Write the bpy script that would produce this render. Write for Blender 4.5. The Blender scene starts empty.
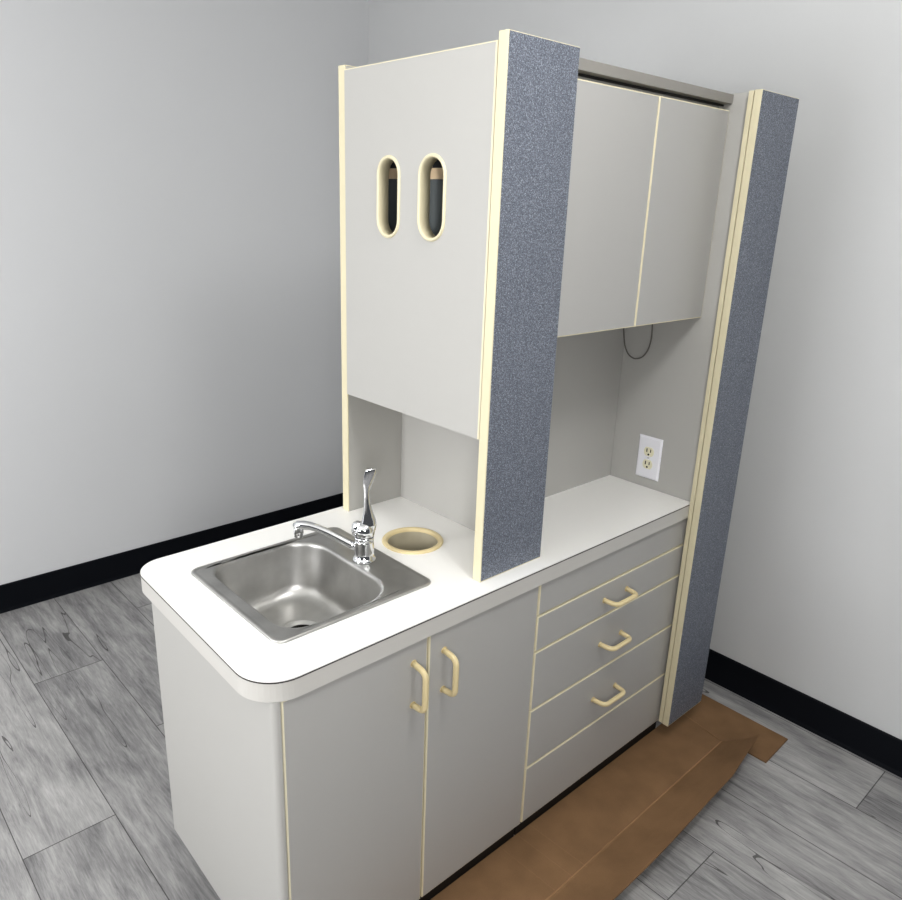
import bpy, bmesh, math, random
from mathutils import Vector, Matrix
random.seed(7)
C = bpy.context.scene.collection
S = 1.13          # survey units -> metres
ZF = -0.105       # survey height of the floor
PI = math.pi
def W(x, y, z): return Vector((x * S, y * S, (z - ZF) * S))

# ------------------------------------------------------------------ materials
def sock(n, *names):
    for k in names:
        if k in n.inputs: return n.inputs[k]
def new_mat(name):
    m = bpy.data.materials.new(name); m.use_nodes = True
    nt = m.node_tree
    return m, nt, nt.nodes['Principled BSDF']
def srgb(r, g, b):
    f = lambda c: (c / 255 / 12.92) if c / 255 <= .04045 else ((c / 255 + .055) / 1.055) ** 2.4
    return (f(r), f(g), f(b), 1)
def paint(name, col, rough=.5, var=.04, scale=6, bump=0, bscale=200, spec=.5, metal=0):
    m, nt, p = new_mat(name)
    co = nt.nodes.new('ShaderNodeTexCoord')
    no = nt.nodes.new('ShaderNodeTexNoise'); no.inputs['Scale'].default_value = scale; no.inputs['Detail'].default_value = 4
    nt.links.new(co.outputs['Object'], no.inputs['Vector'])
    mx = nt.nodes.new('ShaderNodeMix'); mx.data_type = 'RGBA'
    mx.inputs[6].default_value = tuple(c * (1 - var) for c in col[:3]) + (1,)
    mx.inputs[7].default_value = tuple(min(1, c * (1 + var)) for c in col[:3]) + (1,)
    nt.links.new(no.outputs['Fac'], mx.inputs[0]); nt.links.new(mx.outputs[2], p.inputs['Base Color'])
    p.inputs['Roughness'].default_value = rough
    p.inputs['Metallic'].default_value = metal
    s = sock(p, 'Specular IOR Level', 'Specular')
    if s: s.default_value = spec
    if bump:
        n2 = nt.nodes.new('ShaderNodeTexNoise'); n2.inputs['Scale'].default_value = bscale
        nt.links.new(co.outputs['Object'], n2.inputs['Vector'])
        b = nt.nodes.new('ShaderNodeBump'); b.inputs['Strength'].default_value = bump; b.inputs['Distance'].default_value = .001
        nt.links.new(n2.outputs['Fac'], b.inputs['Height']); nt.links.new(b.outputs['Normal'], p.inputs['Normal'])
    return m

M = {}
M['wall'] = paint('wall_paint', srgb(220, 221, 223), .75, .015, 2.0, .12, 260, .25)  # back wall tone lightened to make up for weak light on it
M['wall_right'] = paint('wall_paint_dimmed', srgb(209, 210, 211), .75, .015, 2.0, .12, 260, .25)  # same paint as the back wall, weaker light put into a darker tone
M['ceiling'] = paint('ceiling_paint', srgb(225, 225, 222), .9, .02)
M['base'] = paint('baseboard_rubber', srgb(14, 17, 24), .55, .1, 10, 0, 200, .15)
M['grey'] = paint('grey_laminate', srgb(187, 186, 183), .42, .015, 3, .05, 500, .35)
M['grey_front'] = paint('grey_front_laminate', srgb(183, 182, 180), .42, .015, 3, .05, 500, .35)
M['grey_dark'] = paint('crown_laminate', srgb(150, 147, 142), .4, .02)
M['edge_grey'] = paint('counter_edge_laminate', srgb(205, 203, 199), .4, .02, 4)
M['cream'] = paint('cream_plastic', srgb(222, 214, 186), .4, .04, 12)
M['cream_pale'] = paint('cream_edge_banding', srgb(228, 221, 196), .42, .03, 12)
M['cream_old'] = paint('aged_cream_plastic', srgb(226, 210, 168), .35, .05, 14)
M['white'] = paint('white_laminate', srgb(243, 242, 240), .32, .01, 5, 0, 200, .4)
M['seam'] = paint('dark_laminate_seam', srgb(52, 46, 44), .6, .1)
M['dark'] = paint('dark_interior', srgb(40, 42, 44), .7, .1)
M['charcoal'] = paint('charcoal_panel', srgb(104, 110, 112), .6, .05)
M['tan'] = paint('tan_strip', srgb(238, 214, 180), .6, .08, 20)
M['toe'] = paint('toe_kick_black', srgb(26, 24, 22), .6, .1)
M['plate'] = paint('white_plate_plastic', srgb(240, 240, 246), .3, .01)
M['ivory'] = paint('ivory_receptacle', srgb(236, 232, 208), .3, .02)
M['slot'] = paint('slot_black', srgb(22, 20, 16), .6, .1)
M['cord'] = paint('grey_cable', srgb(118, 115, 110), .5, .05)
M['chrome'] = paint('chrome', (.82, .83, .85, 1), .07, .01, 5, 0, 200, .5, 1)
M['hole'] = paint('drain_shade', srgb(38, 36, 32), .5, .1)  # shade inside the drain put into the colour, over steel parts
M['sleeve'] = paint('sleeve_plastic', srgb(190, 183, 164), .45, .04, 12)

def steel():
    m, nt, p = new_mat('brushed_steel')
    co = nt.nodes.new('ShaderNodeTexCoord'); mp = nt.nodes.new('ShaderNodeMapping')
    mp.inputs['Scale'].default_value = (30, 900, 30)
    no = nt.nodes.new('ShaderNodeTexNoise'); no.inputs['Scale'].default_value = 1; no.inputs['Detail'].default_value = 3
    nt.links.new(co.outputs['Object'], mp.inputs['Vector']); nt.links.new(mp.outputs['Vector'], no.inputs['Vector'])
    r = nt.nodes.new('ShaderNodeMapRange'); r.inputs['To Min'].default_value = .32; r.inputs['To Max'].default_value = .46
    nt.links.new(no.outputs['Fac'], r.inputs['Value']); nt.links.new(r.outputs['Result'], p.inputs['Roughness'])
    n2 = nt.nodes.new('ShaderNodeTexNoise'); n2.inputs['Scale'].default_value = 14; n2.inputs['Detail'].default_value = 5
    nt.links.new(co.outputs['Object'], n2.inputs['Vector'])
    cr = nt.nodes.new('ShaderNodeValToRGB')
    cr.color_ramp.elements[0].position = .3; cr.color_ramp.elements[0].color = (.47, .465, .455, 1)
    cr.color_ramp.elements[1].position = .75; cr.color_ramp.elements[1].color = (.62, .615, .60, 1)
    nt.links.new(n2.outputs['Fac'], cr.inputs['Fac']); nt.links.new(cr.outputs['Color'], p.inputs['Base Color'])
    p.inputs['Metallic'].default_value = 1
    b = nt.nodes.new('ShaderNodeBump'); b.inputs['Strength'].default_value = .05; b.inputs['Distance'].default_value = .0005
    nt.links.new(no.outputs['Fac'], b.inputs['Height']); nt.links.new(b.outputs['Normal'], p.inputs['Normal'])
    return m
M['steel'] = steel()

def speckle():
    m, nt, p = new_mat('blue_speckled_laminate')
    co = nt.nodes.new('ShaderNodeTexCoord')
    n1 = nt.nodes.new('ShaderNodeTexNoise'); n1.inputs['Scale'].default_value = 470; n1.inputs['Detail'].default_value = 2
    nt.links.new(co.outputs['Object'], n1.inputs['Vector'])
    cr = nt.nodes.new('ShaderNodeValToRGB'); e = cr.color_ramp.elements
    e[0].position = .36; e[0].color = srgb(96, 101, 112)
    e[1].position = .70; e[1].color = srgb(176, 181, 191)
    k = e.new(.50); k.color = srgb(114, 119, 131)
    k = e.new(.58); k.color = srgb(130, 136, 147)
    nt.links.new(n1.outputs['Fac'], cr.inputs['Fac'])
    n2 = nt.nodes.new('ShaderNodeTexNoise'); n2.inputs['Scale'].default_value = 230; n2.inputs['Detail'].default_value = 1
    nt.links.new(co.outputs['Object'], n2.inputs['Vector'])
    r2 = nt.nodes.new('ShaderNodeMapRange'); r2.inputs['From Min'].default_value = .3; r2.inputs['From Max'].default_value = .7
    r2.inputs['To Min'].default_value = .82; r2.inputs['To Max'].default_value = 1.15
    nt.links.new(n2.outputs['Fac'], r2.inputs['Value'])
    mx = nt.nodes.new('ShaderNodeMix'); mx.data_type = 'RGBA'; mx.blend_type = 'MULTIPLY'; mx.inputs[0].default_value = 1
    nt.links.new(cr.outputs['Color'], mx.inputs[6]); nt.links.new(r2.outputs['Result'], mx.inputs[7])
    nt.links.new(mx.outputs[2], p.inputs['Base Color'])
    p.inputs['Roughness'].default_value = .5
    return m
M['blue'] = speckle()

def wood_floor():
    m, nt, p = new_mat('grey_plank_floor')
    N = nt.nodes.new; L = nt.links.new
    co = N('ShaderNodeTexCoord')
    def math_(op, a, b=None, c=None):
        n = N('ShaderNodeMath'); n.operation = op
        for i, v in enumerate((a, b, c)):
            if v is None: continue
            if isinstance(v, (int, float)): n.inputs[i].default_value = v
            else: L(v, n.inputs[i])
        return n.outputs[0]
    sp = N('ShaderNodeSeparateXYZ'); L(co.outputs['Object'], sp.inputs[0])
    X, Y = sp.outputs[0], sp.outputs[1]
    PW = .2 * S; PL = 1.22
    u = math_('DIVIDE', math_('SUBTRACT', X, .972 * S), PW)
    iu = math_('FLOOR', u); fu = math_('FRACT', u)
    wn = N('ShaderNodeTexWhiteNoise'); wn.noise_dimensions = '1D'; L(iu, wn.inputs['W'])
    # joint row offset; the plank left of x=.972 has its joint at y=-.314
    off = math_('MULTIPLY', wn.outputs['Value'], PL)
    v = math_('DIVIDE', math_('ADD', math_('ADD', Y, .314 * S), math_('MULTIPLY', math_('ADD', iu, 1), .47)), PL)
    iv = math_('FLOOR', v); fv = math_('FRACT', v)
    cv = N('ShaderNodeCombineXYZ'); L(iu, cv.inputs[0]); L(iv, cv.inputs[1])
    w2 = N('ShaderNodeTexWhiteNoise'); w2.noise_dimensions = '3D'; L(cv.outputs[0], w2.inputs['Vector'])
    # grain coordinates, shifted per plank
    gx = math_('ADD', X, math_('MULTIPLY', w2.outputs['Value'], 7.0))
    gv = N('ShaderNodeCombineXYZ'); L(math_('MULTIPLY', gx, 40), gv.inputs[0]); L(math_('MULTIPLY', Y, 4.5), gv.inputs[1]); L(math_('MULTIPLY', w2.outputs['Value'], 30), gv.inputs[2])
    g1 = N('ShaderNodeTexNoise'); g1.inputs['Scale'].default_value = 1; g1.inputs['Detail'].default_value = 8; g1.inputs['Roughness'].default_value = .65; g1.inputs['Distortion'].default_value = .6
    L(gv.outputs[0], g1.inputs['Vector'])
    gv2 = N('ShaderNodeCombineXYZ'); L(math_('MULTIPLY', gx, 210), gv2.inputs[0]); L(math_('MULTIPLY', Y, 16), gv2.inputs[1])
    g2 = N('ShaderNodeTexNoise'); g2.inputs['Scale'].default_value = 1; g2.inputs['Detail'].default_value = 6; g2.inputs['Roughness'].default_value = .7; g2.inputs['Distortion'].default_value = .8
    L(gv2.outputs[0], g2.inputs['Vector'])
    gv3 = N('ShaderNodeCombineXYZ'); L(math_('MULTIPLY', gx, 8), gv3.inputs[0]); L(math_('MULTIPLY', Y, 3.4), gv3.inputs[1])
    g3 = N('ShaderNodeTexNoise'); g3.inputs['Scale'].default_value = 1; g3.inputs['Detail'].default_value = 3; g3.inputs['Distortion'].default_value = 1.0
    L(gv3.outputs[0], g3.inputs['Vector'])
    val = math_('ADD', math_('MULTIPLY', g1.outputs['Fac'], .50), math_('ADD', math_('MULTIPLY', g2.outputs['Fac'], .34), math_('MULTIPLY', g3.outputs['Fac'], .27)))
    val = math_('ADD', val, math_('MULTIPLY', math_('SUBTRACT', w2.outputs['Value'], .5), .09))
    cr = N('ShaderNodeValToRGB'); e = cr.color_ramp.elements
    e[0].position = .36; e[0].color = srgb(104, 104, 106)
    e[1].position = .78; e[1].color = srgb(200, 199, 198)
    k = e.new(.56); k.color = srgb(159, 158, 158)
    L(val, cr.inputs['Fac'])
    # long dark checks in the grain
    gv4 = N('ShaderNodeCombineXYZ'); L(math_('MULTIPLY', gx, 11), gv4.inputs[0]); L(math_('MULTIPLY', Y, .9), gv4.inputs[1])
    g4 = N('ShaderNodeTexNoise'); g4.inputs['Scale'].default_value = 1; g4.inputs['Detail'].default_value = 2; g4.inputs['Distortion'].default_value = .1
    L(gv4.outputs[0], g4.inputs['Vector'])
    chk = math_('LESS_THAN', math_('ABSOLUTE', math_('SUBTRACT', g4.outputs['Fac'], .64)), .0022)
    eu = math_('MINIMUM', fu, math_('SUBTRACT', 1, fu)); ev = math_('MINIMUM', fv, math_('SUBTRACT', 1, fv))
    seam = math_('MAXIMUM', math_('LESS_THAN', eu, .0055), math_('LESS_THAN', ev, .0012))
    dk = math_('MAXIMUM', math_('MULTIPLY', seam, .75), math_('MULTIPLY', chk, .7))
    mx = N('ShaderNodeMix'); mx.data_type = 'RGBA'; mx.inputs[7].default_value = srgb(52, 50, 50)
    L(dk, mx.inputs[0]); L(cr.outputs['Color'], mx.inputs[6]); L(mx.outputs[2], p.inputs['Base Color'])
    p.inputs['Roughness'].default_value = .55
    s = sock(p, 'Specular IOR Level', 'Specular'); s.default_value = .3
    b = N('ShaderNodeBump'); b.inputs['Strength'].default_value = .15; b.inputs['Distance'].default_value = .001
    L(math_('SUBTRACT', g1.outputs['Fac'], dk), b.inputs['Height']); L(b.outputs['Normal'], p.inputs['Normal'])
    return m
M['floor'] = wood_floor()

def cardboard(name, k=1.0):
    m, nt, p = new_mat(name)
    N = nt.nodes.new; L = nt.links.new
    co = N('ShaderNodeTexCoord')
    n1 = N('ShaderNodeTexNoise'); n1.inputs['Scale'].default_value = 9; n1.inputs['Detail'].default_value = 6
    n2 = N('ShaderNodeTexNoise'); n2.inputs['Scale'].default_value = 420; n2.inputs['Detail'].default_value = 2
    L(co.outputs['Object'], n1.inputs['Vector']); L(co.outputs['Object'], n2.inputs['Vector'])
    ad = N('ShaderNodeMath'); ad.operation = 'MULTIPLY_ADD'; L(n2.outputs['Fac'], ad.inputs[0]); ad.inputs[1].default_value = .35; L(n1.outputs['Fac'], ad.inputs[2])
    cr = N('ShaderNodeValToRGB'); e = cr.color_ramp.elements
    a = srgb(124, 98, 72); b_ = srgb(148, 118, 88)
    e[0].position = .4; e[0].color = tuple(c * k for c in a[:3]) + (1,)
    e[1].position = 1; e[1].color = tuple(c * k for c in b_[:3]) + (1,)
    L(ad.outputs[0], cr.inputs['Fac']); L(cr.outputs['Color'], p.inputs['Base Color'])
    p.inputs['Roughness'].default_value = .8
    s = sock(p, 'Specular IOR Level', 'Specular'); s.default_value = .2
    return m
M['card'] = cardboard('cardboard')
M['card_edge'] = cardboard('cardboard_crease', 1.3)
M['card_score'] = cardboard('cardboard_score', 1.1)

# ------------------------------------------------------------------ mesh helpers (survey units in, metres out)
def box(bm, x0, x1, y0, y1, z0, z1, mi=0, bev=0, seg=2):
    t = bmesh.new()
    vs = [t.verts.new((x, y, z)) for x in (x0, x1) for y in (y0, y1) for z in (z0, z1)]
    for f in ((0,1,3,2),(4,6,7,5),(0,4,5,1),(2,3,7,6),(0,2,6,4),(1,5,7,3)):
        t.faces.new([vs[i] for i in f])
    bmesh.ops.recalc_face_normals(t, faces=t.faces)
    if bev: bmesh.ops.bevel(t, geom=list(t.edges), offset=bev, segments=seg, affect='EDGES', profile=.5)
    for f in t.faces: f.material_index = mi
    me = bpy.data.meshes.new('tmp'); t.to_mesh(me); t.free(); bm.from_mesh(me); bpy.data.meshes.remove(me)
def B(*a, **k):
    bm = bmesh.new(); box(bm, *a, **k); return bm
def loft(bm, rings, closed=True, cap0=False, cap1=False, mi=0, smooth=True):
    R = [[bm.verts.new(p) for p in r] for r in rings]
    n = len(R[0])
    for a, b in zip(R, R[1:]):
        for i in range(n if closed else n - 1):
            f = bm.faces.new((a[i], a[(i+1) % n], b[(i+1) % n], b[i])); f.smooth = smooth; f.material_index = mi
    if cap0: f = bm.faces.new(R[0][::-1]); f.material_index = mi
    if cap1: f = bm.faces.new(R[-1]); f.material_index = mi
def tube(bm, pts, r, n=12, closed=False, mi=0):
    pts = [Vector(p) for p in pts]; rr = r if isinstance(r, (list, tuple)) else [r] * len(pts)
    rings = []; prev = None
    for i, p in enumerate(pts):
        d = (pts[min(i+1, len(pts)-1)] - pts[max(i-1, 0)]).normalized()
        if prev is None:
            a = Vector((0,0,1)) if abs(d.z) < .9 else Vector((1,0,0)); s = d.cross(a).normalized()
        else: s = (prev - d * prev.dot(d)).normalized()
        prev = s; t = d.cross(s)
        rings.append([p + (s * math.cos(2*PI*k/n) + t * math.sin(2*PI*k/n)) * rr[i] for k in range(n)])
    loft(bm, rings, True, True, True, mi)
def rrect(x0, x1, y0, y1, r, z, seg=8, sub=6):
    """rounded rectangle; r = one radius or (x1y1, x0y1, x0y0, x1y0)"""
    if not isinstance(r, (list, tuple)): r = (r,) * 4
    cs = [(x1 - r[0], y1 - r[0], 0, r[0]), (x0 + r[1], y1 - r[1], PI/2, r[1]), (x0 + r[2], y0 + r[2], PI, r[2]), (x1 - r[3], y0 + r[3], 1.5*PI, r[3])]
    arcs = [[Vector((cx + rr*math.cos(a0 + PI/2*k/seg), cy + rr*math.sin(a0 + PI/2*k/seg), z)) for k in range(seg+1)] for cx, cy, a0, rr in cs]
    out = []
    for i in range(4):
        out += arcs[i]
        a, b = arcs[i][-1], arcs[(i+1) % 4][0]
        out += [a.lerp(b, k / sub) for k in range(1, sub)]
    return out
def circle(cx, cy, r, z, n=40): return [Vector((cx + r*math.cos(2*PI*k/n), cy + r*math.sin(2*PI*k/n), z)) for k in range(n)]

def arc_pts(p0, p1, p2, r, n=5):
    """fillet of the corner p1"""
    p0, p1, p2 = map(Vector, (p0, p1, p2))
    a = (p0 - p1).normalized(); b = (p2 - p1).normalized()
    P, Q = p1 + a * r, p1 + b * r
    return [P.lerp(p1, t).lerp(p1.lerp(Q, t), t) for t in [k / n for k in range(n + 1)]]

def finish(name, bm, mats, parent=None, origin=None, recalc=True):
    """bm in survey units -> one linked mesh object"""
    for v in bm.verts: v.co = W(*v.co)
    if recalc: bmesh.ops.recalc_face_normals(bm, faces=bm.faces)
    base = Vector((0, 0, 0))
    if parent is not None:
        p = parent
        while p is not None: base += p.location; p = p.parent
    elif origin is not None: base = W(*origin)
    elif bm.verts:
        xs = [v.co for v in bm.verts]
        base = Vector(((min(c.x for c in xs)+max(c.x for c in xs))/2, (min(c.y for c in xs)+max(c.y for c in xs))/2, min(c.z for c in xs)))
    bmesh.ops.translate(bm, verts=bm.verts, vec=-base)
    me = bpy.data.meshes.new(name); bm.to_mesh(me); bm.free()
    for m in (mats if isinstance(mats, (list, tuple)) else [mats]): me.materials.append(m)
    o = bpy.data.objects.new(name, me); C.objects.link(o)
    if parent is not None: o.parent = parent
    else: o.location = base
    return o
def filled(outline, holes, a0, a1, axis='Z'):
    """flat plate with holes, extruded from a0 to a1 along axis; outline/holes are 2-D points. Returns bmesh in survey units"""
    cu = bpy.data.curves.new('plate', 'CURVE'); cu.dimensions = '2D'; cu.fill_mode = 'BOTH'; cu.extrude = abs(a1 - a0) / 2
    for pts in [outline] + holes:
        s = cu.splines.new('POLY'); s.points.add(len(pts) - 1); s.use_cyclic_u = True
        for k, p in enumerate(pts): s.points[k].co = (p[0], p[1], 0, 1)
    ob = bpy.data.objects.new('plate', cu); C.objects.link(ob)
    dg = bpy.context.evaluated_depsgraph_get(); dg.update()
    me = bpy.data.meshes.new_from_object(ob.evaluated_get(dg))
    bm = bmesh.new(); bm.from_mesh(me); bpy.data.meshes.remove(me)
    C.objects.unlink(ob); bpy.data.objects.remove(ob); bpy.data.curves.remove(cu)
    bmesh.ops.remove_doubles(bm, verts=bm.verts, dist=1e-6)
    for f in bm.faces: f.smooth = False
    mid = (a0 + a1) / 2
    for v in bm.verts:
        x, y, z = v.co
        v.co = (x, y, z + mid) if axis == 'Z' else (z + mid, x, y)
    return bm
def thing(name, label, cat, loc, group=None):
    o = bpy.data.objects.new(name, None); C.objects.link(o); o.location = W(*loc); o.empty_display_size = .05
    return tag(o, label, cat, group)
def tag(o, label, cat, group=None):
    o['label'] = label; o['category'] = cat
    if group: o['group'] = group
    return o
def structure(o): o['kind'] = 'structure'; return o

# ------------------------------------------------------------------ survey values
H = .6072; TC = .0378; HB = H - TC
XR = 1.2238
ZB = -.0543
XS = .505
YW = 1.861; XW = 1.590; HBASE = .0945 * 1.08 + ZF
CEIL = 2.62 / S + ZF

# ------------------------------------------------------------------ the room
structure(finish('floor', B(-3.2, XW + .1, -3.4, YW + .1, ZF - .05, ZF), M['floor'], origin=(0, 0, ZF)))
structure(finish('wall_back', B(-3.2, XW + .1, YW, YW + .1, ZF, CEIL), M['wall']))
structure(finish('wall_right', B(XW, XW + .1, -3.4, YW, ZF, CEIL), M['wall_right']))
structure(finish('ceiling', B(-3.2, XW + .1, -3.4, YW + .1, CEIL, CEIL + .08), M['ceiling']))
def cove(axis):
    bm = bmesh.new(); t = .006
    prof = [(0, ZF), (t + .004, ZF), (t + .002, ZF + .006), (t, ZF + .012), (t, HBASE - .003), (t - .003, HBASE), (0, HBASE)]
    if axis == 'x': rings = [[Vector((x, YW - d, z)) for d, z in prof] for x in (-3.2, XW)]
    else: rings = [[Vector((XW - d, y, z)) for d, z in prof] for y in (-3.4, YW - .01)]
    loft(bm, rings, True, True, True, smooth=False); return bm
structure(finish('baseboard_back', cove('x'), M['base']))
structure(finish('baseboard_right', cove('y'), M['base']))

# ------------------------------------------------------------------ shared parts
def front_panel(x0, x1, z0, z1, y0=.003, th=.017, bev=.0029):
    """a laminate front with its edges chamfered; returns (face bm, banding bm)"""
    f = bmesh.new(); box(f, x0 + bev, x1 - bev, y0, y0 + .004, z0 + bev, z1 - bev)
    e = bmesh.new()
    o = rr4(x0, x1, z0, z1); i = rr4(x0 + bev, x1 - bev, z0 + bev, z1 - bev)
    rings = [[Vector((x, y0 + .0003, z)) for x, z in i], [Vector((x, y0 + .0008, z)) for x, z in rr4(x0 + bev*.3, x1 - bev*.3, z0 + bev*.3, z1 - bev*.3)],
             [Vector((x, y0 + .0026, z)) for x, z in o], [Vector((x, y0 + th, z)) for x, z in o]]
    loft(e, rings, True, False, True, smooth=False)
    return f, e
def rr4(x0, x1, z0, z1): return [(x0, z0), (x1, z0), (x1, z1), (x0, z1)]
def handle_bm(ax, az, bx, bz, y=.003, out=.034, r=.0058):
    """D-pull between two fixing points on the front"""
    bm = bmesh.new()
    A = Vector((ax, y + .001, az)); D = Vector((bx, y + .001, bz)); d = (D - A).normalized()
    # ends lean outward a little as on the moulded pull
    P1 = Vector((ax, y - out, az)) + d * .004; P2 = Vector((bx, y - out, bz)) - d * .004
    pts = [A, A.lerp(P1, .35)] + arc_pts(A, P1, P2, .014) + [P1.lerp(P2, .5)] + arc_pts(P1, P2, D, .014) + [D.lerp(P2, .35), D]
    tube(bm, pts, r, 14)
    for P in (A, D):
        tube(bm, [P, P + Vector((0, -.0015, 0))], r * 1.25, 14)
    return bm

# ------------------------------------------------------------------ sink base cabinet
t = thing('sink_cabinet', 'grey laminate base cabinet with two cream-handled doors under the sink', 'cabinet', (.34, .25, ZF))
bm = bmesh.new()                                   # end panel with a rounded front corner
ex0, ex1, ey0, ey1 = .031, .0445, .005, .474
prof = [(ex1, ey0), ] + [(ex0 + .011 - .011 * math.sin(PI/2*k/6), ey0 + .011 - .011 * math.cos(PI/2*k/6)) for k in range(7)] + [(ex0, ey1), (ex1, ey1)]
loft(bm, [[Vector((x, y, z0 + k * y)) for x, y in prof] for z0, k in ((ZB - .004, .068), (HB - .0005, 0))], True, True, True, smooth=False)
finish('end_panel', bm, M['grey'], t)
bm = bmesh.new()
box(bm, .0445, .650, .458, .474, ZB, HB - .0005); box(bm, .0445, .650, .020, .4575, ZB, ZB + .016)
box(bm, .634, .650, .020, .4575, ZB + .0165, HB - .0005)
finish('carcass', bm, M['grey'], t)
bm = bmesh.new(); box(bm, .075, .648, .0205, .070, ZF, ZB - .0005); box(bm, .075, .090, .0705, .45, ZF, ZB - .0005); box(bm, .0905, .648, .436, .45, ZF, ZB - .0005)
finish('toe_kick', bm, M['toe'], t)
for x0, x1, hx, hz0, hz1 in ((.0457, .3446, .3115, .4348, .5230), (.3484, .6486, .3850, .4350, .5203)):
    f, e = front_panel(x0, x1, ZB, HB - .0008)
    d = finish('door', f, M['grey_front'], t)
    finish('edge_banding', e, M['cream_pale'], d)
    finish('handle', handle_bm(hx, hz1, hx, hz0), M['cream_old'], d)

# ------------------------------------------------------------------ drawer cabinet
t = thing('drawer_cabinet', 'grey laminate drawer cabinet with three cream-handled drawers under the counter', 'cabinet', (.93, .25, ZF))
bm = bmesh.new()
box(bm, .6515, .667, .020, .474, ZB, HB - .0005); box(bm, 1.205, 1.2225, .020, .474, ZB, HB - .0005)
box(bm, .6675, 1.2045, .458, .474, ZB, HB - .0005); box(bm, .6675, 1.2045, .020, .4575, ZB, ZB + .016)
finish('carcass', bm, M['grey'], t)
bm = B(.6535, 1.2435, .0205, .45, ZF, ZB - .0005)
finish('toe_kick', bm, M['toe'], t)
zz = [HB - .0008, .4884, .4007, .2518, .0985, ZB]
hd = [None, (.8886, .9773, .4443), (.8905, .9739, .3260), (.8862, .9762, .1736), None]
for k in range(5):
    f, e = front_panel(.6522, 1.2222, zz[k+1] + (.0028 if k < 4 else 0), zz[k])
    d = finish('drawer' if hd[k] else 'fixed_panel', f, M['grey_front'], t)
    finish('edge_banding', e, M['cream_pale'], d)
    if hd[k]: finish('handle', handle_bm(hd[k][0], hd[k][2], hd[k][1], hd[k][2]), M['cream_old'], d)

# ------------------------------------------------------------------ countertop
SX0, SX1, SY0, SY1 = .0885, .434, .0875, .4255       # sink rim
TXC, TYC = .522, .261                                # waste chute
def outline2(o):
    pts = rrect(0 - o, 1.2225, -.004 - o, .515 + o, (.0005, .056, .072, .0005), 0, 12, 1)
    return [(p.x + (.003 + .022 * p.y) * max(0, 1 - p.x / .3), p.y) for p in pts]   # the end is cut slightly askew
cut = [(p.x, p.y) for p in rrect(SX0 + .012, SX1 - .012, SY0 + .012, SY1 - .012, .02, 0, 5, 1)]
cut2 = [(p.x, p.y) for p in circle(TXC, TYC, .058, 0)]
t = finish('countertop', filled(outline2(0), [cut, cut2], HB, H - .0042), M['edge_grey'], origin=(.6, .25, HB))
tag(t, 'white laminate countertop with rounded end and dark seam line, holding the sink', 'countertop')
finish('seam_line', filled(outline2(.0003), [cut, cut2], H - .0042, H - .0020), M['seam'], t)
finish('laminate_top', filled(outline2(0), [cut, cut2], H - .0020, H), M['white'], t)

# ------------------------------------------------------------------ sink
t = thing('sink', 'square stainless steel drop-in sink set into the white countertop', 'sink', (.26, .26, H))
bm = bmesh.new()
def ring(g, r, z): return rrect(SX0 + g, SX1 - g, SY0 + g, SY1 - g, r, z)
def bowl(g, z, k=1.0): return rrect(.119 + g, .354 - g, .106 + g, .412 - g, (.072*k, .052*k, .052*k, .072*k), z)
DX, DY, DEP = .246, .272, .122
def mixr(a, b, f): return [p.lerp(q, f) for p, q in zip(a, b)]
# outer lip, raised bead, flat deck, rolled edge, bowl
rings = [ring(0, .020, H), ring(.0006, .0195, H + .0026), ring(.003, .018, H + .0042), ring(.006, .016, H + .0040), ring(.0085, .015, H + .0031),
         ring(.0105, .0145, H + .0031), ring(.0120, .0140, H + .0032), ring(.0135, .0138, H + .0032), ring(.0155, .0135, H + .0032)]
rings += [bowl(-.0058, H + .0032), bowl(-.0040, H + .0031), bowl(-.0012, H + .0024), bowl(.0008, H - .0005), bowl(.0018, H - .005), bowl(.0022, H - .010), bowl(.008, H - .045), bowl(.014, H - .085, .98)]
a = bowl(.014, H - .085, .98)
for k in range(1, 7):
    th = PI/2 * k / 6
    rings.append(bowl(.014 + .030 * (1 - math.cos(th)), H - .085 - .030 * math.sin(th), 1 + .1*math.sin(th)))
fl = bowl(.044, H - .115, 1.1)
N = len(fl)
def dring(r, z):
    return [Vector((DX + r * math.cos(math.atan2(p.y - DY, p.x - DX)), DY + r * math.sin(math.atan2(p.y - DY, p.x - DX)), z)) for p in fl]
dr = dring(.042, H - DEP + .002)
rings += [mixr(fl, dr, .08), mixr(fl, dr, .35), mixr(fl, dr, .7), mixr(fl, dr, .92), dr]
loft(bm, rings, True)
o = finish('basin', bm, M['steel'], t)
for p in o.data.polygons: p.use_smooth = True
o.modifiers.new('thick', 'SOLIDIFY').thickness = .0008
bm = bmesh.new()
n = 36
loft(bm, [circle(DX, DY, r, z, n) for r, z in ((.042, H - DEP + .002), (.041, H - DEP + .0035), (.038, H - DEP + .003), (.034, H - DEP - .002), (.0305, H - DEP - .003))], True)
loft(bm, [circle(DX, DY, r, z, n) for r, z in ((.0305, H - DEP - .003), (.0295, H - DEP - .006), (.029, H - DEP - .022))], True, mi=1)
o = finish('drain', bm, [M['steel'], M['hole']], t)
bm = bmesh.new(); loft(bm, [circle(DX, DY, .029, z, n) for z in (H - DEP - .024, H - DEP - .020)], True, True, True)
for a in range(6):
    c = (DX + .015 * math.cos(a*PI/3), DY + .015 * math.sin(a*PI/3))
    loft(bm, [circle(c[0], c[1], .004, z, 10) for z in (H - DEP - .0199, H - DEP - .0192)], True, False, True)
finish('strainer', bm, M['hole'], t)

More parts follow.
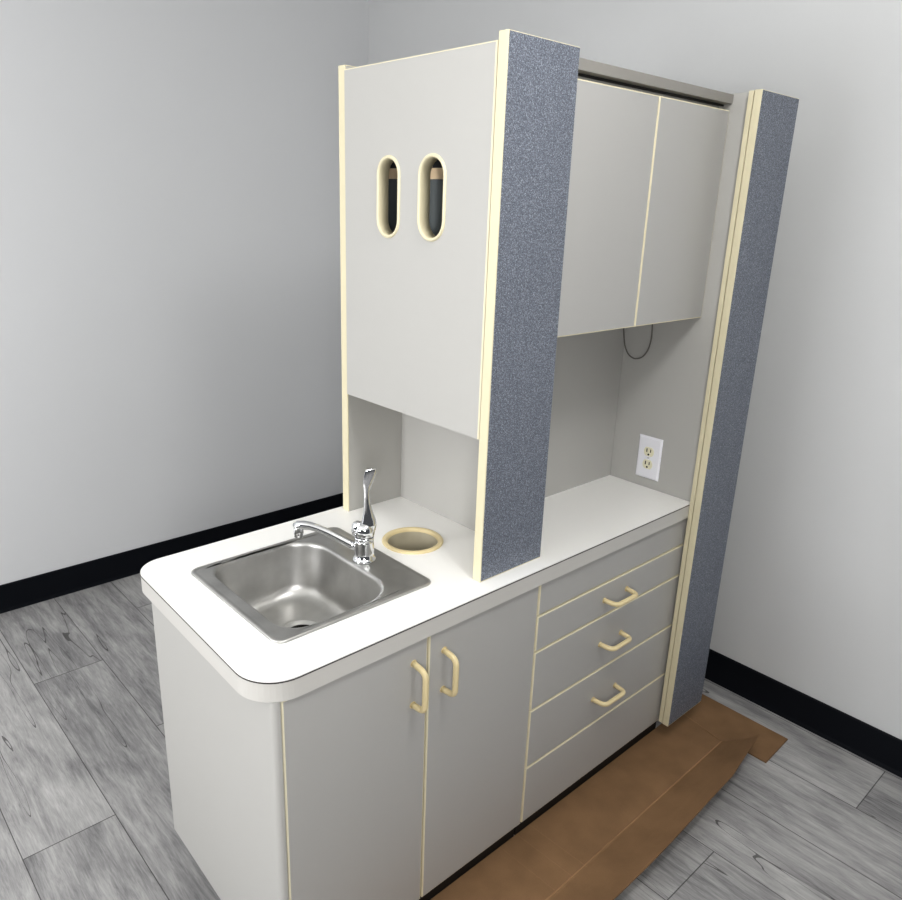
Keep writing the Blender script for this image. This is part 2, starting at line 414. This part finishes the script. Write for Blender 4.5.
# ------------------------------------------------------------------ faucet
FX, FY, FZ = .384, .2495, H + .0037
t = thing('faucet', 'chrome single lever faucet with tall blade handle on the sink deck', 'faucet', (FX, FY, FZ))
bm = bmesh.new()
loft(bm, [circle(FX, FY, r * 1.13, FZ + z, 32) for r, z in ((.0215, 0), (.0215, .003), (.0195, .0055), (.0180, .007), (.0176, .020), (.0172, .040), (.0172, .043), (.0162, .0435), (.0162, .0450), (.0172, .0455), (.0172, .052))], True, True, True)
finish('body', bm, M['chrome'], t)
# spout, level run that arches and ends in a short nozzle
tip = Vector((.300, .362, FZ + .056))
dv = Vector((tip.x - FX, tip.y - FY, 0)); L0 = dv.length; dv.normalize()
def sp(s, z): return Vector((FX, FY, FZ)) + dv * (L0 * s) + Vector((0, 0, z))
pts = [sp(.06, .022), sp(.2, .029), sp(.38, .040), sp(.55, .050), sp(.70, .0570), sp(.82, .0605), sp(.92, .0605), sp(1.0, .0585), sp(1.045, .0545)]
bm = bmesh.new(); tube(bm, pts, [.0090, .0088, .0084, .0080, .0080, .0084, .0092, .0098, .0085], 16)
o = finish('spout', bm, M['chrome'], t)
bm = bmesh.new(); c = sp(1.0, 0)
loft(bm, [circle(c.x, c.y, r, FZ + z, 20) for r, z in ((.0088, .0625), (.0100, .057), (.0102, .048), (.0102, .041), (.0090, .0395), (.0090, .034))], True, True, True)
finish('nozzle', bm, M['chrome'], t)
# dome cap that tips back and carries the lever
bm = bmesh.new()
ax = Vector((.25, -.18, 1)).normalized()
rings = []
for r, z, k in ((.0172, .0525, 0), (.0188, .056, 0), (.0192, .062, .0), (.0186, .069, .06), (.016, .076, .15), (.011, .081, .25), (.004, .0835, .3)):
    rings.append([Vector((p.x + .006*k, p.y - .004*k, p.z)) for p in circle(FX, FY, r * 1.1, FZ + z, 32)])
loft(bm, rings, True, True, True)
for sx in (-1,):                                       # knuckle on the side of the cap
    cx, cy = FX - .0105, FY + .0085
    loft(bm, [circle(cx, cy, r, FZ + z, 20) for r, z in ((.011, .056), (.0122, .064), (.0115, .074), (.0085, .081), (.003, .084))], True, True, True)
finish('cap', bm, M['chrome'], t)
# blade lever, twisting as it rises
bm = bmesh.new()
r_ = Vector((.729, -.684, 0)); g_ = Vector((.684, .729, 0))      # across / along the blade
rings = []
for z, off, a, b, tw in ((.066, .006, .0165, .0130, 0), (.078, .0085, .0165, .0120, .1), (.088, .0095, .0140, .0100, .2), (.102, .0082, .0104, .0078, .35),
                      (.118, .0065, .0078, .0064, .5), (.134, .0048, .0060, .0054, .6), (.146, .0046, .0060, .0048, .65), (.158, .0062, .0088, .0042, .6),
                      (.170, .0086, .0114, .0038, .5), (.182, .0112, .0124, .0034, .42), (.192, .0132, .0122, .0030, .4), (.1965, .0136, .0106, .0022, .4)):
    A = r_ * math.cos(tw) + g_ * math.sin(tw); Bv = -r_ * math.sin(tw) + g_ * math.cos(tw)
    c = Vector((FX, FY, FZ + z)) + r_ * off
    rings.append([c + A * (a * math.cos(2*PI*k/20)) + Bv * (b * math.sin(2*PI*k/20)) for k in range(20)])
loft(bm, rings, True, True, True)
finish('lever', bm, M['chrome'], t)

# ------------------------------------------------------------------ waste chute
bm = bmesh.new()
loft(bm, [circle(TXC, TYC, r, z, 48) for r, z in ((.0665, H), (.0668, H + .002), (.0650, H + .0042), (.0610, H + .0052), (.0570, H + .0045), (.0550, H + .002), (.0545, H - .003))], True)
t = finish('waste_chute', bm, M['cream_old'], origin=(TXC, TYC, H))
tag(t, 'round waste hole with a cream plastic ring in the countertop beside the faucet', 'waste chute')
bm = bmesh.new()
loft(bm, [circle(TXC, TYC, r, z, 48) for r, z in ((.0545, H - .003), (.0535, H - .06), (.0530, H - .115), (.0525, H - .118))], True, False, True)
finish('sleeve', bm, M['sleeve'], t)

# ------------------------------------------------------------------ tall panels
def face_panel(x0, x1, y0, y1, z0, z1, name, label, m=.0016):
    t = thing(name, label, 'panel', ((x0+x1)/2, (y0+y1)/2, z0))
    finish('core', B(x0, x1, y0 + .0006, y1, z0, z1, bev=.0012), M['cream'], t)
    finish('blue_face', B(x0 + m*1.5, x1 - m, y0, y0 + .003, z0 + m*1.8, z1 - m), M['blue'], t)
    return t
face_panel(.5022, .6801, .0323, .0540, H, 1.5675, 'tall_facing_panel', 'blue speckled upright panel with cream edges standing on the countertop')
t = face_panel(1.2061, 1.3822, -.036, -.0182, -.046, 1.557, 'tall_facing_panel', 'blue speckled full-height panel at right end of the drawers, near the floor')
finish('trim_strip', B(1.2085, 1.2400, -.0160, -.0046, -.046, 1.556), M['cream'], t)
finish('side_panel', B(XR, 1.2440, -.0044, .500, -.046, 1.5555, bev=.0008), M['grey'], t)
finish('support_block', B(1.252, 1.360, .10, .45, ZF, -.0465, bev=.001), M['toe'], t)

o = finish('rear_panel', B(.5095, XR - .0005, .4792, .4995, H, 1.5570), M['grey'])
tag(o, 'grey upright rear panel with cream front edge standing at the back of the counter', 'panel')
finish('edge_trim', B(.5062, .5094, .4788, .5010, H, 1.5586, bev=.0008), M['cream'], o)
finish('top_trim', B(.5095, XR - .0005, .4790, .5000, 1.5571, 1.5586), M['cream_pale'], o)

o = finish('divider_panel', B(.6642, .6798, .0545, .4788, H, 1.5500), M['grey'])
tag(o, 'grey divider panel forming the back of the niche behind the waste hole', 'panel')
o = finish('niche_back_panel', B(.6802, XR - .0005, .2507, .2680, H, 1.0678), M['grey'])
tag(o, 'grey back panel of the open niche between drawers and wall cabinet', 'panel')

# ------------------------------------------------------------------ dispenser cabinet with slots
t = thing('dispenser_cabinet', 'grey end cabinet panel with two oval cream-rimmed slots above the niche', 'cabinet', (.58, .26, .893))
def slot2(yc, zc, w, h, n=12):
    r = w / 2; hh = h / 2 - r
    return [(yc + r*math.cos(PI*k/n), zc + hh + r*math.sin(PI*k/n)) for k in range(n+1)] + [(yc - r*math.cos(PI*k/n), zc - hh - r*math.sin(PI*k/n)) for k in range(n+1)]
SL = [(.334, 1.3138, .0715, .1530), (.207, 1.3148, .0765, .1530)]
o0 = [(.0620, .893), (.4782, .893), (.4782, 1.5480), (.0620, 1.5532)]
finish('front_panel', filled(o0, [slot2(y, z, w - .008, h - .008) for y, z, w, h in SL], XS, XS + .016, 'X'), M['grey'], t)
bm = bmesh.new(); box(bm, XS - .0004, XS + .016, .0570, .0616, .893, 1.5552); loft(bm, [[Vector((x, y, z)) for x, z in rr4(XS, XS + .016, zl, zl + .0018)] for y, zl in ((.0618, 1.5534), (.4782, 1.5482))], True, True, True, smooth=False)
finish('edge_trim', bm, M['cream_pale'], t)
finish('bottom_panel', B(XS + .0165, .6638, .0545, .4782, .893, .909), M['grey'], t)
for y, z, w, h in SL:
    bm = bmesh.new()
    def sr(d, x): return [Vector((x, a, b)) for a, b in slot2(y, z, w - 2*d, h - 2*d, 14)]
    loft(bm, [sr(0, XS), sr(.0005, XS - .0022), sr(.002, XS - .0034), sr(.0052, XS - .0032), sr(.0068, XS - .001), sr(.0075, XS + .022), sr(.0060, XS + .022), sr(.0055, XS + .017)], True)
    finish('slot_rim', bm, M['cream'], t)
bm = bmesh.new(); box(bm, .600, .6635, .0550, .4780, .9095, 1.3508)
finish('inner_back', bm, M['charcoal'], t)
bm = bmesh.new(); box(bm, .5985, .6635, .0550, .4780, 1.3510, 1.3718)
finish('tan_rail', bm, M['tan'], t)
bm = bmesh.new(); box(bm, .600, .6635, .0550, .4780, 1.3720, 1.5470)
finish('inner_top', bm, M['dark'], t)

# ------------------------------------------------------------------ wall cabinet
t = thing('upper_cabinet', 'grey upper cabinet with two plain doors above the open counter niche', 'cabinet', (.95, .15, 1.068))
bm = bmesh.new()
box(bm, .6803, .6960, .0600, .2500, 1.0682, 1.5300); box(bm, 1.2075, XR - .0005, .0600, .2500, 1.0682, 1.5300)
box(bm, .6962, 1.2073, .0600, .2500, 1.0682, 1.0840); box(bm, .6962, 1.2073, .2350, .2500, 1.0842, 1.5300); box(bm, .6962, 1.2073, .0640, .2348, 1.5140, 1.5300)
finish('carcass', bm, M['grey'], t)
for x0, x1 in ((.6810, .9455), (.9482, 1.2222)):
    f, e = front_panel(x0, x1, 1.068, 1.5216, .041)
    d = finish('door', f, M['grey_front'], t)
    finish('edge_banding', e, M['cream_pale'], d)
bm = bmesh.new(); box(bm, .6803, XR - .0005, .0376, .4788, 1.5340, 1.5530, bev=.0008)
finish('top_panel', bm, M['grey_dark'], t)
finish('gap_shade_strip', B(.6803, XR - .0005, .0580, .0635, 1.5302, 1.5338), M['toe'], t)  # black strip painted in as the shade of the gap above the doors

# ------------------------------------------------------------------ outlet on the side panel
t = thing('wall_outlet', 'white duplex power outlet on the grey side panel above the counter', 'outlet', (XR, .1358, .632))
oy0, oy1, oz0, oz1 = .1008, .1707, .632, .7463
yc = (oy0 + oy1) / 2; zc = (oz0 + oz1) / 2
bm = bmesh.new()
pl = lambda d, x: [Vector((x, a, b)) for a, b in rr4(oy0 + d, oy1 - d, oz0 + d, oz1 - d)]
loft(bm, [pl(0, XR), pl(.0005, XR - .002), pl(.0045, XR - .0050)], True, True, True, smooth=False)
finish('cover_plate', bm, M['plate'], t)
for zz_ in (zc + .0172, zc - .0172):
    bm = bmesh.new()
    def rec(r, x):
        out = []
        for k in range(32):
            a = 2*PI*k/32
            out.append(Vector((x, yc + r * math.cos(a), zz_ + max(-r*.82, min(r*.82, r * math.sin(a))))))
        return out
    loft(bm, [rec(.0150, XR - .004), rec(.0150, XR - .0056), rec(.0142, XR - .0062)], True, True, True, smooth=False)
    r = finish('receptacle', bm, M['ivory'], t)
    bm = bmesh.new()
    box(bm, XR - .0066, XR - .0055, yc + .0044, yc + .0070, zz_ - .0015, zz_ + .0080); box(bm, XR - .0066, XR - .0055, yc - .0068, yc - .0045, zz_ - .0008, zz_ + .0072)
    loft(bm, [[Vector((x, yc + .0026*math.cos(2*PI*k/12), zz_ - .0074 + .0026*math.sin(2*PI*k/12))) for k in range(12)] for x in (XR - .0055, XR - .0066)], True, True, True)
    finish('pin_slots', bm, M['slot'], r)
bm = bmesh.new()
loft(bm, [[Vector((x, yc + rr*math.cos(2*PI*k/14), zc + rr*math.sin(2*PI*k/14))) for k in range(14)] for rr, x in ((.0028, XR - .0048), (.0028, XR - .0056), (.0018, XR - .0062))], True, True, True)
finish('screw', bm, M['chrome'], t)

# ------------------------------------------------------------------ cable loop under the wall cabinet
ctrl = [(1.205, .246, 1.0680), (1.205, .2455, 1.03), (1.208, .2440, 1.00), (1.2125, .2400, .970), (1.217, .2300, .949), (1.2195, .2120, .9405), (1.2195, .1900, .948), (1.2185, .1740, .970), (1.216, .1670, 1.0), (1.213, .166, 1.03), (1.210, .168, 1.0680)]
pts = []
cv = [Vector(c) for c in ctrl]
for i in range(len(cv) - 1):
    p0, p1, p2, p3 = cv[max(i-1, 0)], cv[i], cv[i+1], cv[min(i+2, len(cv)-1)]
    for k in range(5):
        u = k / 5
        pts.append(.5 * ((2*p1) + (p2 - p0)*u + (2*p0 - 5*p1 + 4*p2 - p3)*u*u + (3*p1 - p0 - 3*p2 + p3)*u**3))
pts.append(cv[-1])
bm = bmesh.new(); tube(bm, pts, .0017, 10)
tag(finish('cable', bm, M['cord']), 'thin grey cable hanging in a loop under the upper cabinet', 'cable')

# ------------------------------------------------------------------ flattened cardboard box on the floor
t = thing('cardboard_box', 'flattened brown cardboard box lying on the floor in front of the drawers', 'cardboard box', (.9, -.1, ZF))
G = ZF + .0005; CT = .004
def sheet(nx, ny, P, th=CT):
    bm = bmesh.new()
    top = [[bm.verts.new(P(i/nx, j/ny)) for j in range(ny+1)] for i in range(nx+1)]
    bot = [[bm.verts.new(Vector(P(i/nx, j/ny)) - Vector((0, 0, th))) for j in range(ny+1)] for i in range(nx+1)]
    for i in range(nx):
        for j in range(ny):
            bm.faces.new((top[i][j], top[i+1][j], top[i+1][j+1], top[i][j+1])); bm.faces.new((bot[i][j], bot[i][j+1], bot[i+1][j+1], bot[i+1][j]))
    for i in range(nx):
        bm.faces.new((top[i][0], bot[i][0], bot[i+1][0], top[i+1][0])); bm.faces.new((top[i][ny], top[i+1][ny], bot[i+1][ny], bot[i][ny]))
    for j in range(ny):
        bm.faces.new((top[0][j], top[0][j+1], bot[0][j+1], bot[0][j])); bm.faces.new((top[nx][j], bot[nx][j], bot[nx][j+1], top[nx][j+1]))
    return bm
def fold_y(x): return -.151 + (x - .6) * .022 if x > .6 else -.151
XE = 1.352
def main_pt(u, v):
    x = .10 + (1.335 - .10) * u + v * .012 * 2
    return (x, fold_y(x) + (.0185 - fold_y(x)) * v, G + CT)
finish('main_panel', sheet(40, 6, main_pt), M['card'], t)
def crease(p, q, w=.0012, h=.0007):
    p, q = Vector(p), Vector(q); d = (q - p).normalized(); s = Vector((-d.y, d.x, 0)) * w
    bm = bmesh.new()
    up = Vector((0, 0, h))
    loft(bm, [[a - s, a + up, a + s] for a in (p, q)], True, True, True, smooth=False); return bm
zt = G + CT
for x in (.598, .655, .700):
    finish('crease', crease((x + .008, fold_y(x) + .002, zt), (x, .018, zt), .0009, .0005), M['card_score'], t)
finish('crease', crease((.11, fold_y(.11) + .001, zt), (1.337, fold_y(1.337) + .001, zt), .0018, .0012), M['card_edge'], t)
def flap_pt(u, v):
    x = .10 + (1.337 - .10) * u
    xe = .10 + (1.358 - .10) * u
    wav = .003 * math.sin(u * 9) + .004 * max(0, .6 - u) * math.sin(u * 30)
    lift = .058 + .004 * math.sin(u * 6 + 1) + .006 * max(0, u - .85) / .15
    ye = fold_y(x) - .112 + wav + .022 * max(0, (u - .85) / .15)
    sag = .006 * math.sin(PI * v)
    return (x + (xe - x) * v, fold_y(x) + (ye - fold_y(x)) * v, G + CT + lift * v - sag)
finish('front_flap', sheet(60, 6, flap_pt, .0035), M['card'], t)
def end_pt(u, v):
    yb = .055; y = -.252 + (yb + .252) * v
    xl = 1.3385 + .024 * max(0, (v - .40)) / .6
    if v < .40: xl = 1.352
    return (xl + (1.492 - xl) * u, y + .004 * (1-u) * (1 - v) * -1, G + CT)
finish('end_flap', sheet(6, 15, end_pt), M['card'], t)
finish('crease', crease((1.339, -.128, zt), (1.3635, .018, zt), .0012, .0009), M['card_edge'], t)

# ------------------------------------------------------------------ camera
cam = bpy.data.cameras.new('camera'); co = bpy.data.objects.new('camera', cam); C.objects.link(co)
cx, cy, cz, yaw, pitch, roll, f = -.44602775, -.88218424, 1.31026138, .75341439, -.31779199, .03633977, 755.00616
fw = Vector((math.sin(yaw)*math.cos(pitch), math.cos(yaw)*math.cos(pitch), math.sin(pitch)))
r = Vector((math.cos(yaw), -math.sin(yaw), 0)); u = r.cross(fw)
rr = r * math.cos(roll) + u * math.sin(roll); uu = -r * math.sin(roll) + u * math.cos(roll)
m3 = Matrix((rr, uu, -fw)).transposed()
co.matrix_world = Matrix.Translation(W(cx, cy, cz)) @ m3.to_4x4()
cam.sensor_fit = 'HORIZONTAL'; cam.sensor_width = 36; cam.lens = f * 36 / 902; cam.clip_start = .05
bpy.context.scene.camera = co

# ------------------------------------------------------------------ light
def area(name, loc, size, energy, target, col=(1, 1, 1)):
    l = bpy.data.lights.new(name, 'AREA'); l.shape = 'RECTANGLE'; l.size, l.size_y = size; l.energy = energy; l.color = col
    o = bpy.data.objects.new(name, l); C.objects.link(o); o.location = loc
    o.rotation_euler = (Vector(target) - Vector(loc)).to_track_quat('-Z', 'Y').to_euler()
    return o
def bulb(name, loc, radius, energy, col=(1, 1, 1)):
    l = bpy.data.lights.new(name, 'POINT'); l.shadow_soft_size = radius; l.energy = energy; l.color = col
    o = bpy.data.objects.new(name, l); C.objects.link(o); o.location = loc
bulb('lamp_left', (-2.2, .55, 1.55), .40, 138, (1, 1, 1))
bulb('front_fill', (-.78, -1.36, 1.55), .20, 54, (1, .995, .985))  # unseen fill light added behind the camera to brighten the cabinet fronts
bulb('ceiling_lamp', (.35, -.78, 2.45), .16, 27, (1, .995, .985))
w = bpy.data.worlds.new('world'); bpy.context.scene.world = w; w.use_nodes = True
w.node_tree.nodes['Background'].inputs['Color'].default_value = (.93, .96, 1, 1)
w.node_tree.nodes['Background'].inputs['Strength'].default_value = .10
vs = bpy.context.scene.view_settings
vs.view_transform = 'Standard'; vs.look = 'None'; vs.exposure = .17; vs.gamma = .87
